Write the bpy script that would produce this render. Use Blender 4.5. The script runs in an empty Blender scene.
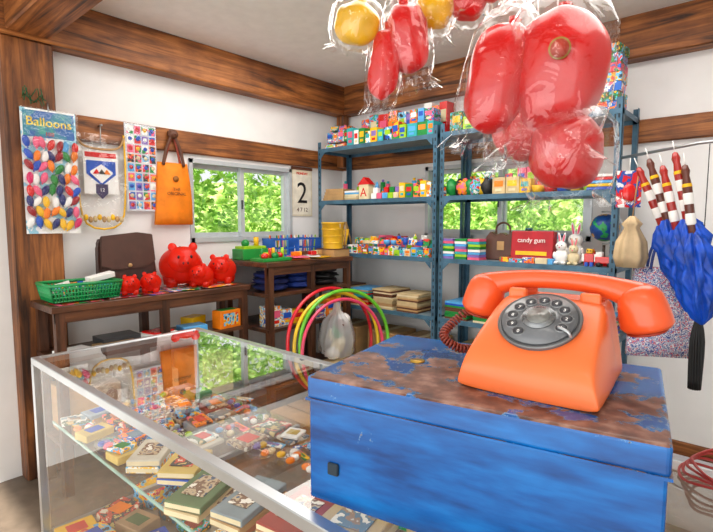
import bpy, bmesh, math, random
from mathutils import Vector, Matrix, Euler, noise
random.seed(11)
V=Vector; pi=math.pi; rad=math.radians
SC=bpy.context.scene
def lin(c):
    return tuple(((x/255)/12.92 if x/255<=.04045 else ((x/255+.055)/1.055)**2.4) for x in c)+(1.0,)
# ------------------------------------------------------------------ materials
def newmat(name):
    m=bpy.data.materials.new(name); m.use_nodes=True
    nt=m.node_tree; nt.nodes.clear()
    out=nt.nodes.new('ShaderNodeOutputMaterial')
    return m,nt,out
def N(nt,t,**kw):
    n=nt.nodes.new(t)
    for k,v in kw.items():
        if k in n.inputs: n.inputs[k].default_value=v
        else: setattr(n,k,v)
    return n
def mth(nt,op,a,b=0.0,clamp=False):
    n=N(nt,'ShaderNodeMath',operation=op,use_clamp=clamp)
    for i,x in enumerate((a,b)):
        if isinstance(x,(int,float)): n.inputs[i].default_value=x
        else: nt.links.new(x,n.inputs[i])
    return n.outputs[0]
def ramp(nt,stops,interp='LINEAR'):
    r=nt.nodes.new('ShaderNodeValToRGB'); r.color_ramp.interpolation=interp
    e=r.color_ramp.elements
    e[0].position,e[0].color=stops[0]; e[1].position,e[1].color=stops[-1]
    for p,c in stops[1:-1]:
        x=e.new(p); x.color=c
    return r
_c={}
def paint(col,rough=.5,metal=0.0,coat=0.0,var=.12,scale=14.0,bump=0.0,name=None):
    key=(col,rough,metal,coat,var,scale,bump)
    if key in _c: return _c[key]
    m,nt,out=newmat(name or 'paint_%d_%d_%d'%col)
    p=N(nt,'ShaderNodeBsdfPrincipled'); p.inputs['Roughness'].default_value=rough; p.inputs['Metallic'].default_value=metal
    p.inputs['Coat Weight'].default_value=coat
    tc=N(nt,'ShaderNodeTexCoord'); no=N(nt,'ShaderNodeTexNoise'); no.inputs['Scale'].default_value=scale; no.inputs['Detail'].default_value=4
    nt.links.new(tc.outputs['Object'],no.inputs['Vector'])
    c=lin(col); lo=tuple(x*(1-var*1.6) for x in c[:3])+(1,); hi=tuple(min(1,x*(1+var*.5)) for x in c[:3])+(1,)
    r=ramp(nt,[(.3,lo),(.65,hi)])
    nt.links.new(no.outputs['Fac'],r.inputs['Fac']); nt.links.new(r.outputs['Color'],p.inputs['Base Color'])
    if bump:
        b=N(nt,'ShaderNodeBump'); b.inputs['Strength'].default_value=bump; b.inputs['Distance'].default_value=.01
        nt.links.new(no.outputs['Fac'],b.inputs['Height']); nt.links.new(b.outputs['Normal'],p.inputs['Normal'])
    nt.links.new(p.outputs[0],out.inputs[0]); _c[key]=m; return m
def printed(cols,scale=14.0,rough=.35,seed=0.0,kind='noise'):
    key=('pr',tuple(cols),scale,rough,seed,kind)
    if key in _c: return _c[key]
    m,nt,out=newmat('printed_graphics')
    p=N(nt,'ShaderNodeBsdfPrincipled'); p.inputs['Roughness'].default_value=rough
    tc=N(nt,'ShaderNodeTexCoord'); mp=N(nt,'ShaderNodeMapping'); mp.inputs['Location'].default_value=(seed,seed*.7,seed*1.3)
    nt.links.new(tc.outputs['Object'],mp.inputs['Vector'])
    if kind=='noise':
        t=N(nt,'ShaderNodeTexNoise'); t.inputs['Scale'].default_value=scale; t.inputs['Detail'].default_value=3; o=t.outputs['Fac']; a,b=.32,.68
    else:
        t=N(nt,'ShaderNodeTexVoronoi'); t.inputs['Scale'].default_value=scale; t.distance='CHEBYCHEV'
        s=N(nt,'ShaderNodeSeparateColor'); nt.links.new(t.outputs['Color'],s.inputs[0]); o=s.outputs[0]; a,b=.0,1.
    nt.links.new(mp.outputs[0],t.inputs['Vector'])
    n=len(cols); st=[(a+(b-a)*i/n,lin(c)) for i,c in enumerate(cols)]
    if n==1: st=st*2
    r=ramp(nt,st,'CONSTANT')
    nt.links.new(o,r.inputs['Fac']); nt.links.new(r.outputs['Color'],p.inputs['Base Color'])
    nt.links.new(p.outputs[0],out.inputs[0]); _c[key]=m; return m
def wood(c1,c2,c3,axis='Y',rough=.55,scale=1.0,name='wood'):
    key=('w',c1,c2,axis,scale)
    if key in _c: return _c[key]
    m,nt,out=newmat(name)
    p=N(nt,'ShaderNodeBsdfPrincipled'); p.inputs['Roughness'].default_value=rough
    tc=N(nt,'ShaderNodeTexCoord'); mp=N(nt,'ShaderNodeMapping')
    s={'X':(.9,14,14),'Y':(14,.9,14),'Z':(14,14,.9)}[axis]
    mp.inputs['Scale'].default_value=tuple(x*scale for x in s)
    nt.links.new(tc.outputs['Object'],mp.inputs['Vector'])
    n1=N(nt,'ShaderNodeTexNoise'); n1.inputs['Scale'].default_value=1.6; n1.inputs['Detail'].default_value=9; n1.inputs['Roughness'].default_value=.62; n1.inputs['Distortion'].default_value=1.0
    nt.links.new(mp.outputs[0],n1.inputs['Vector'])
    r=ramp(nt,[(.33,lin(c3)),(.48,lin(c2)),(.68,lin(c1))])
    nt.links.new(n1.outputs['Fac'],r.inputs['Fac'])
    n2=N(nt,'ShaderNodeTexNoise'); n2.inputs['Scale'].default_value=3.4; n2.inputs['Detail'].default_value=5; nt.links.new(tc.outputs['Object'],n2.inputs['Vector'])
    r2=ramp(nt,[(.36,(.42,.36,.32,1)),(.6,(1,1,1,1))]); nt.links.new(n2.outputs['Fac'],r2.inputs['Fac'])
    mx=N(nt,'ShaderNodeMixRGB',blend_type='MULTIPLY'); mx.inputs[0].default_value=.85
    nt.links.new(r.outputs['Color'],mx.inputs[1]); nt.links.new(r2.outputs['Color'],mx.inputs[2])
    nt.links.new(mx.outputs[0],p.inputs['Base Color'])
    b=N(nt,'ShaderNodeBump'); b.inputs['Strength'].default_value=.35; b.inputs['Distance'].default_value=.006
    nt.links.new(n1.outputs['Fac'],b.inputs['Height']); nt.links.new(b.outputs[0],p.inputs['Normal'])
    nt.links.new(p.outputs[0],out.inputs[0]); _c[key]=m; return m
def clear(name,tint=(1,1,1,1),rough=.03,haze=0.0,bump=0.0,bscale=25,boost=1.0,f0=.04):
    """thin film / pane: Schlick reflectance, same from both sides"""
    m,nt,out=newmat(name)
    tr=N(nt,'ShaderNodeBsdfTransparent'); tr.inputs[0].default_value=tint
    gl=N(nt,'ShaderNodeBsdfGlossy'); gl.inputs['Roughness'].default_value=rough; gl.inputs[0].default_value=(1,1,1,1)
    ge=N(nt,'ShaderNodeNewGeometry'); nrm=ge.outputs['Normal']
    if bump:
        tc=N(nt,'ShaderNodeTexCoord'); no=N(nt,'ShaderNodeTexNoise'); no.inputs['Scale'].default_value=bscale; no.inputs['Detail'].default_value=2; no.inputs['Distortion'].default_value=1.2
        nt.links.new(tc.outputs['Object'],no.inputs['Vector'])
        b=N(nt,'ShaderNodeBump'); b.inputs['Strength'].default_value=bump; b.inputs['Distance'].default_value=.02
        nt.links.new(no.outputs['Fac'],b.inputs['Height'])
        nt.links.new(b.outputs[0],gl.inputs['Normal']); nrm=b.outputs[0]
    dp=N(nt,'ShaderNodeVectorMath',operation='DOT_PRODUCT'); nt.links.new(nrm,dp.inputs[0]); nt.links.new(ge.outputs['Incoming'],dp.inputs[1])
    c=mth(nt,'ABSOLUTE',dp.outputs['Value']); k=mth(nt,'SUBTRACT',1.0,c,True); k5=mth(nt,'POWER',k,5.0)
    f=mth(nt,'ADD',mth(nt,'MULTIPLY',k5,(1-f0)),f0); f=mth(nt,'MULTIPLY',f,boost,True)
    base=tr
    if haze:
        df=N(nt,'ShaderNodeBsdfDiffuse'); df.inputs[0].default_value=(.9,.92,.95,1)
        tl=N(nt,'ShaderNodeBsdfTranslucent'); tl.inputs[0].default_value=(.9,.92,.95,1)
        ms=N(nt,'ShaderNodeMixShader'); ms.inputs[0].default_value=.5; nt.links.new(df.outputs[0],ms.inputs[1]); nt.links.new(tl.outputs[0],ms.inputs[2])
        m2=N(nt,'ShaderNodeMixShader'); m2.inputs[0].default_value=haze
        nt.links.new(tr.outputs[0],m2.inputs[1]); nt.links.new(ms.outputs[0],m2.inputs[2]); base=m2
    mx=N(nt,'ShaderNodeMixShader'); nt.links.new(f,mx.inputs[0]); nt.links.new(base.outputs[0],mx.inputs[1]); nt.links.new(gl.outputs[0],mx.inputs[2])
    nt.links.new(mx.outputs[0],out.inputs[0]); return m
def rusty():
    m,nt,out=newmat('chipped_blue_paint')
    p=N(nt,'ShaderNodeBsdfPrincipled')
    tc=N(nt,'ShaderNodeTexCoord'); ge=N(nt,'ShaderNodeNewGeometry')
    sn=N(nt,'ShaderNodeSeparateXYZ'); nt.links.new(ge.outputs['Normal'],sn.inputs[0])
    so=N(nt,'ShaderNodeSeparateXYZ'); nt.links.new(tc.outputs['Object'],so.inputs[0])
    n1=N(nt,'ShaderNodeTexNoise'); n1.inputs['Scale'].default_value=9.5; n1.inputs['Detail'].default_value=12; n1.inputs['Roughness'].default_value=.7; n1.inputs['Distortion'].default_value=.3
    nt.links.new(tc.outputs['Object'],n1.inputs['Vector'])
    up=mth(nt,'GREATER_THAN',sn.outputs[2],.6)
    fy=mth(nt,'MULTIPLY',so.outputs[1],-.46)          # more wear toward the front edge of the lid
    wear=mth(nt,'ADD',mth(nt,'MULTIPLY',mth(nt,'ADD',fy,.128),up),-.12)
    lip=mth(nt,'MULTIPLY',mth(nt,'GREATER_THAN',so.outputs[2],.199),.05)
    f=mth(nt,'ADD',mth(nt,'ADD',n1.outputs['Fac'],wear),lip)
    r=ramp(nt,[(.572,(0,0,0,1)),(.578,(1,1,1,1))]); nt.links.new(f,r.inputs['Fac'])
    halo=ramp(nt,[(.552,(0,0,0,1)),(.572,(1,1,1,1))]); nt.links.new(f,halo.inputs['Fac'])
    n2=N(nt,'ShaderNodeTexNoise'); n2.inputs['Scale'].default_value=34; n2.inputs['Detail'].default_value=6; nt.links.new(tc.outputs['Object'],n2.inputs['Vector'])
    rr=ramp(nt,[(.3,lin((66,38,32))),(.5,lin((112,70,54))),(.7,lin((162,124,108)))]); nt.links.new(n2.outputs['Fac'],rr.inputs['Fac'])
    mp=N(nt,'ShaderNodeMapping'); mp.inputs['Scale'].default_value=(3,3,14); nt.links.new(tc.outputs['Object'],mp.inputs['Vector'])
    n3=N(nt,'ShaderNodeTexNoise'); n3.inputs['Scale'].default_value=3; n3.inputs['Detail'].default_value=6; nt.links.new(mp.outputs[0],n3.inputs['Vector'])
    rb=ramp(nt,[(.3,lin((0,54,116))),(.5,lin((0,82,154))),(.72,lin((10,108,184)))]); nt.links.new(n3.outputs['Fac'],rb.inputs['Fac'])
    hm=N(nt,'ShaderNodeMixRGB'); hf=mth(nt,'MULTIPLY',halo.outputs['Color'],.75); nt.links.new(hf,hm.inputs[0]); nt.links.new(rb.outputs['Color'],hm.inputs[1]); hm.inputs[2].default_value=lin((120,166,196))
    mx=N(nt,'ShaderNodeMixRGB'); nt.links.new(r.outputs['Color'],mx.inputs[0]); nt.links.new(hm.outputs[0],mx.inputs[1]); nt.links.new(rr.outputs['Color'],mx.inputs[2])
    nt.links.new(mx.outputs[0],p.inputs['Base Color'])
    ro=ramp(nt,[(0,(.25,.25,.25,1)),(1,(.45,.45,.45,1))]); nt.links.new(r.outputs['Color'],ro.inputs['Fac']); nt.links.new(ro.outputs['Color'],p.inputs['Roughness'])
    b=N(nt,'ShaderNodeBump'); b.inputs['Strength'].default_value=.7; b.inputs['Distance'].default_value=-.002
    nt.links.new(r.outputs['Color'],b.inputs['Height']); nt.links.new(b.outputs[0],p.inputs['Normal'])
    nt.links.new(p.outputs[0],out.inputs[0]); return m
def leafmat():
    m,nt,out=newmat('leaves')
    tc=N(nt,'ShaderNodeTexCoord'); no=N(nt,'ShaderNodeTexNoise'); no.inputs['Scale'].default_value=4.5; no.inputs['Detail'].default_value=8
    nt.links.new(tc.outputs['Object'],no.inputs['Vector'])
    r=ramp(nt,[(.32,lin((100,150,64))),(.5,lin((176,214,108))),(.62,lin((236,246,180)))]); nt.links.new(no.outputs['Fac'],r.inputs['Fac'])
    d=N(nt,'ShaderNodeBsdfDiffuse'); t=N(nt,'ShaderNodeBsdfTranslucent'); nt.links.new(r.outputs[0],d.inputs[0]); nt.links.new(r.outputs[0],t.inputs[0])
    mx=N(nt,'ShaderNodeMixShader'); mx.inputs[0].default_value=.5; nt.links.new(d.outputs[0],mx.inputs[1]); nt.links.new(t.outputs[0],mx.inputs[2]); nt.links.new(mx.outputs[0],out.inputs[0]); return m

# ------------------------------------------------------------------ mesh builder
class B:
    def __init__(s,name,M=None):
        s.name=name; s.bm=bmesh.new(); s.mats=[]; s.M=M or Matrix()
    def mi(s,m):
        if m not in s.mats: s.mats.append(m)
        return s.mats.index(m)
    def put(s,b,mat,T=None,smooth=False):
        i=s.mi(mat)
        for f in b.faces: f.material_index=i; f.smooth=smooth
        b.transform(s.M@(T or Matrix()))
        me=bpy.data.meshes.new('t'); b.to_mesh(me); b.free(); s.bm.from_mesh(me); bpy.data.meshes.remove(me)
    def T(s,c,rot): return Matrix.Translation(c)@Euler(rot).to_matrix().to_4x4()
    def box(s,c,size,mat,rot=(0,0,0),bev=0,seg=2,taper=1.0):
        b=bmesh.new(); bmesh.ops.create_cube(b,size=1)
        for v in b.verts:
            k=taper if v.co.z>0 else 1
            v.co=V((v.co.x*size[0]*k,v.co.y*size[1]*k,v.co.z*size[2]))
        if bev: bmesh.ops.bevel(b,geom=b.edges[:],offset=bev,segments=seg,profile=.5,affect='EDGES')
        s.put(b,mat,s.T(c,rot),smooth=False)
    def slab(s,x0,x1,y0,y1,z0,z1,mat,bev=0):
        s.box(((x0+x1)/2,(y0+y1)/2,(z0+z1)/2),(abs(x1-x0),abs(y1-y0),abs(z1-z0)),mat,bev=bev,seg=1)
    def quad(s,pts,mat):
        b=bmesh.new(); b.faces.new([b.verts.new(p) for p in pts]); s.put(b,mat)
    def cyl(s,c,r,h,mat,r2=None,rot=(0,0,0),seg=24,smooth=True,bev=0):
        b=bmesh.new(); bmesh.ops.create_cone(b,cap_ends=True,segments=seg,radius1=r,radius2=r if r2 is None else r2,depth=h)
        if bev: bmesh.ops.bevel(b,geom=[e for e in b.edges if any(len(f.verts)>4 for f in e.link_faces)],offset=bev,segments=2,affect='EDGES')
        s.put(b,mat,s.T(c,rot),smooth=smooth and seg>8)
    def sph(s,c,r,mat,rot=(0,0,0),seg=20,disp=0,fr=4.0,cap=0):
        if not hasattr(r,'__len__'): r=(r,r,r)
        b=bmesh.new(); bmesh.ops.create_uvsphere(b,u_segments=seg,v_segments=max(8,seg*2//3),radius=1)
        for v in b.verts:
            if cap:
                q=math.hypot(v.co.x,v.co.y)
                if q>1e-5:
                    k=(max(0,1-abs(v.co.z)**cap))**.5/q; k=1+(k-1)*.8; v.co.x*=k; v.co.y*=k
            if disp: v.co*=1+disp*noise.noise(v.co*fr+V(c)*7)
            v.co=V((v.co.x*r[0],v.co.y*r[1],v.co.z*r[2]))
        s.put(b,mat,s.T(c,rot),smooth=True)
    def lathe(s,prof,mat,c=(0,0,0),rot=(0,0,0),seg=32,f=None,caps=False):
        b=bmesh.new(); rings=[]
        for k,(r,z) in enumerate(prof):
            ring=[]
            for i in range(seg):
                a=2*pi*i/seg; rr=max(r,1e-4)*(f(a,k/(len(prof)-1)) if f else 1)
                ring.append(b.verts.new((rr*math.cos(a),rr*math.sin(a),z)))
            rings.append(ring)
        for A,C in zip(rings,rings[1:]):
            for i in range(seg): b.faces.new((A[i],A[(i+1)%seg],C[(i+1)%seg],C[i]))
        if caps:
            b.faces.new(rings[0][::-1]); b.faces.new(rings[-1])
        s.put(b,mat,s.T(c,rot),smooth=True)
    def tube(s,pts,r,mat,seg=8,closed=False,spl=0):
        P=[V(p) for p in pts]
        if spl:
            Q=[];n=len(P)
            rng=range(n if closed else n-1)
            for i in rng:
                p0=P[(i-1)%n] if (closed or i>0) else P[0]; p1=P[i]; p2=P[(i+1)%n]; p3=P[(i+2)%n] if (closed or i+2<n) else P[-1]
                for k in range(spl):
                    t=k/spl; Q.append(.5*((2*p1)+(p2-p0)*t+(2*p0-5*p1+4*p2-p3)*t*t+(3*p1-p0-3*p2+p3)*t**3))
            if not closed: Q.append(P[-1])
            P=Q
        b=bmesh.new(); n=len(P); rings=[]; up=None
        for i,p in enumerate(P):
            a=P[(i-1)%n] if (closed or i>0) else p; c=P[(i+1)%n] if (closed or i<n-1) else p
            t=(c-a).normalized()
            if up is None:
                up=V((0,0,1)) if abs(t.z)<.9 else V((1,0,0))
            u=(up-t*up.dot(t)).normalized(); w=t.cross(u); up=u
            rr=r[min(i,len(r)-1)] if hasattr(r,'__len__') else r
            rings.append([b.verts.new(p+(u*math.cos(2*pi*k/seg)+w*math.sin(2*pi*k/seg))*rr) for k in range(seg)])
        rg=range(n if closed else n-1)
        for i in rg:
            A=rings[i];C=rings[(i+1)%n]
            for k in range(seg): b.faces.new((A[k],A[(k+1)%seg],C[(k+1)%seg],C[k]))
        if not closed: b.faces.new(rings[0][::-1]); b.faces.new(rings[-1])
        s.put(b,mat,None,smooth=True)
    def prism(s,poly,d,mat,T=None,bev=0):
        b=bmesh.new(); vs=[b.verts.new((x,y,0)) for x,y in poly]; f=b.faces.new(vs)
        r=bmesh.ops.extrude_face_region(b,geom=[f]); 
        for v in r['geom']:
            if isinstance(v,bmesh.types.BMVert): v.co.z+=d
        bmesh.ops.recalc_face_normals(b,faces=b.faces[:])
        if bev: bmesh.ops.bevel(b,geom=b.edges[:],offset=bev,segments=2,affect='EDGES')
        s.put(b,mat,T)
    def sheet(s,w,h,mat,T=None,nx=12,ny=12,amp=.0,fr=3,seed=0,shape=None,smooth=True):
        b=bmesh.new(); g=[]
        for j in range(ny+1):
            row=[]
            for i in range(nx+1):
                u=i/nx;v=j/ny; x=(u-.5)*w; y=(v-.5)*h
                if shape: x*=shape(v)
                z=amp*noise.noise(V((u*fr,v*fr*.7,seed)))
                row.append(b.verts.new((x,y,z)))
            g.append(row)
        for j in range(ny):
            for i in range(nx): b.faces.new((g[j][i],g[j][i+1],g[j+1][i+1],g[j+1][i]))
        s.put(b,mat,T,smooth=smooth)
    def text(s,txt,size,mat,T,ext=.001,align='CENTER'):
        cu=bpy.data.curves.new('t','FONT'); cu.body=txt; cu.size=size; cu.extrude=ext; cu.align_x=align; cu.resolution_u=3
        ob=bpy.data.objects.new('t',cu); bpy.context.collection.objects.link(ob)
        dg=bpy.context.evaluated_depsgraph_get(); me=bpy.data.meshes.new_from_object(ob.evaluated_get(dg))
        b=bmesh.new(); b.from_mesh(me); bpy.data.objects.remove(ob); bpy.data.curves.remove(cu); bpy.data.meshes.remove(me)
        s.put(b,mat,T)
    def loft(s,rings,mat,T=None,sub=0,caps=True):
        b=bmesh.new(); R=[[b.verts.new(p) for p in r] for r in rings]; n=len(R[0])
        for A,C in zip(R,R[1:]):
            for i in range(n): b.faces.new((A[i],A[(i+1)%n],C[(i+1)%n],C[i]))
        if caps: b.faces.new(R[0][::-1]); b.faces.new(R[-1])
        bmesh.ops.recalc_face_normals(b,faces=b.faces[:])
        if sub:
            me=bpy.data.meshes.new('t'); b.to_mesh(me); b.free(); ob=bpy.data.objects.new('t',me); bpy.context.collection.objects.link(ob)
            md=ob.modifiers.new('s','SUBSURF'); md.levels=sub
            dg=bpy.context.evaluated_depsgraph_get(); m2=bpy.data.meshes.new_from_object(ob.evaluated_get(dg)); b=bmesh.new(); b.from_mesh(m2)
            bpy.data.objects.remove(ob); bpy.data.meshes.remove(me); bpy.data.meshes.remove(m2)
        s.put(b,mat,T,smooth=True)
    def done(s,loc=(0,0,0),rot=(0,0,0)):
        me=bpy.data.meshes.new(s.name); s.bm.to_mesh(me); s.bm.free()
        for m in s.mats: me.materials.append(m)
        ob=bpy.data.objects.new(s.name,me); bpy.context.collection.objects.link(ob); ob.location=loc; ob.rotation_euler=rot
        return ob
LW=Matrix(((0,0,1,-3.2),(1,0,0,0),(0,1,0,0),(0,0,0,1)))      # local (Y,Z,out) on the left wall
BW=Matrix(((1,0,0,0),(0,0,-1,0),(0,1,0,0),(0,0,0,1)))        # local (X,Z,out) facing -Y
TR=Matrix.Translation
# ------------------------------------------------------------------ palette
white=paint((243,242,239),.6,var=.03); plaster=paint((241,240,239),.85,var=.03,scale=5)
W3=((200,128,66),(146,86,38),(58,32,18))
WB=wood(*W3,'Y',name='beam_wood_y'); WX=wood(*W3,'X',name='beam_wood_x'); WZ=wood((180,112,56),(126,74,34),(56,32,18),'Z',name='post_wood')
DW=wood((120,74,46),(86,52,32),(44,26,18),'Y',rough=.4,name='table_wood'); DWZ=wood((116,72,46),(82,50,32),(44,26,18),'Z',rough=.4,name='table_leg_wood')
alu=paint((186,190,194),.3,.85,var=.05); steelblue=paint((68,108,132),.45,.2,var=.2); steeldk=paint((26,42,54),.5,.2)
RED=paint((214,20,18),.25,coat=.5,var=.1); black=paint((22,22,24),.5); dgrey=paint((66,68,72),.35); 
yellow=paint((244,190,10),.4); green=paint((14,134,54),.4); blue=paint((10,80,190),.4); orange=paint((248,130,6),.45); pink=paint((238,96,134),.4); teal=paint((40,170,176),.4); cream=paint((228,212,172),.6); brown=paint((96,56,36),.5); tan=paint((188,148,98),.6)
kraft=paint((206,182,136),.7); lilac=paint((136,108,186),.4); lime=paint((160,208,30),.4); sky=paint((84,170,230),.4)
glass=clear('clear_glass',rough=.01,boost=2.2,tint=(.97,.985,.98,1)); wglass=clear('window_glass',rough=.01)
poly=clear('clear_polythene',rough=.05,haze=.01,bump=.6,bscale=11,boost=1.15)
PALC=[(218,34,30),(244,190,16),(16,96,190),(244,244,238),(16,144,66),(238,96,134),(40,40,54),(248,136,16),(96,180,226)]
def rp(n=4,scale=22,kind='noise'):
    return printed(random.sample(PALC,n),scale,seed=round(random.uniform(0,9),2),kind=kind)
PR=[rp(random.choice((3,4,4,5)),random.choice((16,24,34))) for i in range(16)]
PV=[rp(5,random.choice((24,36)),'vor') for i in range(5)]
SOL=[RED,yellow,green,blue,orange,pink,teal,cream,lilac,lime,sky,white]
# ------------------------------------------------------------------ room shell
b=B('wall_left')
Y0,Y1=-1.6,3.55
b.slab(-3.32,-3.2,Y0,1.84,0,2.67,plaster); b.slab(-3.32,-3.2,2.80,Y1,0,2.67,plaster); b.slab(-3.32,-3.2,1.84,2.80,0,1.30,plaster); b.slab(-3.32,-3.2,1.84,2.80,1.90,2.67,plaster); b.done()
b=B('wall_back')
b.slab(-3.2,-2.25,3.45,3.57,0,2.67,plaster); b.slab(-.95,2.4,3.45,3.57,0,2.67,plaster); b.slab(-2.25,-.95,3.45,3.57,0,1.32,plaster); b.slab(-2.25,-.95,3.45,3.57,1.9,2.67,plaster); b.done()
b=B('wall_right'); b.slab(2.3,2.42,Y0,3.45,0,2.67,plaster); b.done()
b=B('ceiling'); b.slab(-3.32,2.42,Y0,3.57,2.67,2.76,white); b.done()
b=B('floor'); b.slab(-3.32,2.42,Y0,3.57,-.08,0,paint((108,94,80),.5,var=.15)); b.done()
def beam(name,x0,x1,y0,y1,z0,z1,m):
    b=B(name); b.slab(x0,x1,y0,y1,z0,z1,m,bev=.008); return b.done()
beam('trim_1',-3.2,-3.07,Y0,3.45,2.42,2.67,WB); beam('trim_2',-3.07,2.3,3.33,3.45,2.42,2.67,WX)
beam('trim_3',-3.2,-3.165,1.0,3.45,1.93,2.08,WB); beam('trim_4',-3.165,2.3,3.415,3.45,1.93,2.07,WX)
beam('trim_5',-3.07,2.3,.76,.97,2.44,2.67,WX)
beam('trim_6',-3.2,-3.09,.74,.985,0,2.42,WZ)
beam('trim_7',-3.165,-3.08,3.33,3.415,1.95,2.42,WZ)
beam('baseboard_back',-3.2,2.3,3.43,3.45,0,.12,WX)
def window(name,M,a0,a1,z0,z1,wall):
    b=B(name,M); fr=paint((200,206,210),.35,.3,var=.04)
    n0,n1=-.10,.015
    b.slab(a0,a1,z0,z0+.035,n0,n1,fr); b.slab(a0,a1,z1-.03,z1,n0,n1,fr); b.slab(a0,a0+.03,z0,z1,n0,n1,fr); b.slab(a1-.03,a1,z0,z1,n0,n1,fr)
    mid=(a0+a1)/2
    for (l,r,o) in ((a0+.03,mid+.025,-.07),(mid-.025,a1-.03,-.035)):
        b.slab(l,l+.035,z0+.035,z1-.03,o-.015,o+.015,fr); b.slab(r-.035,r,z0+.035,z1-.03,o-.015,o+.015,fr)
        b.slab(l+.035,r-.035,z0+.035,z0+.07,o-.014,o+.014,fr); b.slab(l+.035,r-.035,z1-.06,z1-.03,o-.014,o+.014,fr)
        b.quad([(l+.035,z0+.07,o),(r-.035,z0+.07,o),(r-.035,z1-.06,o),(l+.035,z1-.06,o)],wglass)
    b.slab(mid-.02,mid-.012,(z0+z1)/2-.05,(z0+z1)/2+.02,-.02,-.005,dgrey)
    b.done()
window('window_1',LW,1.84,2.80,1.30,1.90,0)
window('window_2',TR((0,3.45,0))@BW,-2.25,-.95,1.32,1.90,0)
# ------------------------------------------------------------------ outside
LM=leafmat()
def foliage(name,cx,cy,sx,sy,n,z0=-.1,z1=3.4,seed=0,thr=-.22):
    rnd=random.Random(seed); vs=[];fs=[]
    for i in range(n):
        p=V((cx+rnd.uniform(-sx,sx),cy+rnd.uniform(-sy,sy),rnd.uniform(z0,z1)))
        if noise.noise(p*1.3+V((seed,0,0)))<thr: continue
        e=Euler((rnd.uniform(0,6.3),rnd.uniform(0,6.3),rnd.uniform(0,6.3))).to_matrix(); L=rnd.uniform(.03,.075); k=len(vs)
        for q in ((0,-L,0),(L*.5,-L*.1,.01),(0,L,0),(-L*.5,-L*.1,.01)): vs.append(p+e@V(q))
        fs.append((k,k+1,k+2,k+3))
    me=bpy.data.meshes.new(name); me.from_pydata(vs,[],fs); me.materials.append(LM)
    o=bpy.data.objects.new(name,me); bpy.context.collection.objects.link(o)
foliage('tree_foliage',-5.9,4.2,1.0,3.0,42000,seed=1,thr=-.05)
foliage('tree_foliage',-3.0,6.4,3.0,1.0,42000,seed=5,thr=-.05)
def hedge(name,x0,y0,x1,y1,h):
    b=bmesh.new(); nx,nz=140,50; g=[]; n=V((y1-y0,x0-x1,0)).normalized()
    for j in range(nz+1):
        row=[]
        for i in range(nx+1):
            p=V((x0+(x1-x0)*i/nx,y0+(y1-y0)*i/nx,-.1+h*j/nz)); p+=n*(.5*noise.noise(p*1.3)+.4*noise.noise(p*5)); row.append(b.verts.new(p))
        g.append(row)
    for j in range(nz):
        for i in range(nx): b.faces.new((g[j][i],g[j][i+1],g[j+1][i+1],g[j+1][i]))
    me=bpy.data.meshes.new(name); b.to_mesh(me); b.free(); me.materials.append(LM)
    o=bpy.data.objects.new(name,me); bpy.context.collection.objects.link(o)
hedge('garden_hedge',-8.2,-1,-8.2,9,2.3); hedge('garden_hedge',-8,8.8,4,8.8,2.3)
b=B('garden_ground'); b.slab(-14,-3.34,-6,14,-.3,-.1,paint((96,130,52),.9,var=.3,scale=2)); b.slab(-3.34,12,3.6,14,-.3,-.1,paint((96,130,52),.9,var=.3,scale=2)); b.done()
# ------------------------------------------------------------------ steel shelf racks
SZ=[2.07,1.63,1.19,.76,.32]
def rack(x0,x1,top=2.13):
    b=B('metal_shelf_rack'); yf,yr=2.99,3.39
    for x,sx in ((x0,1),(x1,-1)):
        for y,sy in ((yf,1),(yr,-1)):
            b.slab(x,x+sx*.035,y,y+sy*.003,0,top,steelblue); b.slab(x,x+sx*.003,y,y+sy*.035,0,top,steelblue)
            for k in range(int(top/.05)):
                b.box((x+sx*.018,y-sy*.001,.03+k*.05),(.009,.003,.022),steeldk)
    for z in SZ:
        b.slab(x0+.003,x1-.003,yf+.003,yr-.003,z-.004,z,paint((120,140,150),.5,var=.1))
        b.slab(x0+.003,x1-.003,yf-.002,yf+.003,z-.03,z+.002,steelblue); b.slab(x0+.003,x1-.003,yr-.003,yr,z-.03,z,steelblue)
        b.slab(x0,x0+.004,yf,yr,z-.03,z,steelblue); b.slab(x1-.004,x1,yf,yr,z-.03,z,steelblue)
        for x in (x0+.06,x1-.06): b.prism([(0,0),(.05,0),(0,-.05)] if x<(x0+x1)/2 else [(0,0),(-.05,0),(0,-.05)],.003,steelblue,TR((x-.02 if x<(x0+x1)/2 else x+.02,yf-.003,z-.03))@Matrix.Rotation(pi/2,4,'X'))
    b.done()
rack(-3.06,-1.86); rack(-1.84,-.69,2.13)
def packs(b,x0,x1,y,z,hr,wr=(.05,.11),dr=(.05,.12),mats=None,lab=True,gap=.004,rz=.08):
    x=x0
    while x<x1-.02:
        w=min(random.uniform(*wr),x1-x); h=random.uniform(*hr); d=random.uniform(*dr); m=random.choice(mats or (PR+SOL))
        r=random.uniform(-rz,rz); c=(x+w/2,y+d/2,z+h/2)
        b.box(c,(w,d,h),m,rot=(0,0,r),bev=.002,seg=1)
        if lab and w>.035:
            b.box((c[0],y-.0006,z+h*.62),(w*.7,.002,h*.34),random.choice(SOL),rot=(0,0,r)); b.box((c[0],y-.001,z+h*.25),(w*.5,.002,h*.16),random.choice(SOL),rot=(0,0,r))
        x+=w+gap
    return x
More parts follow.
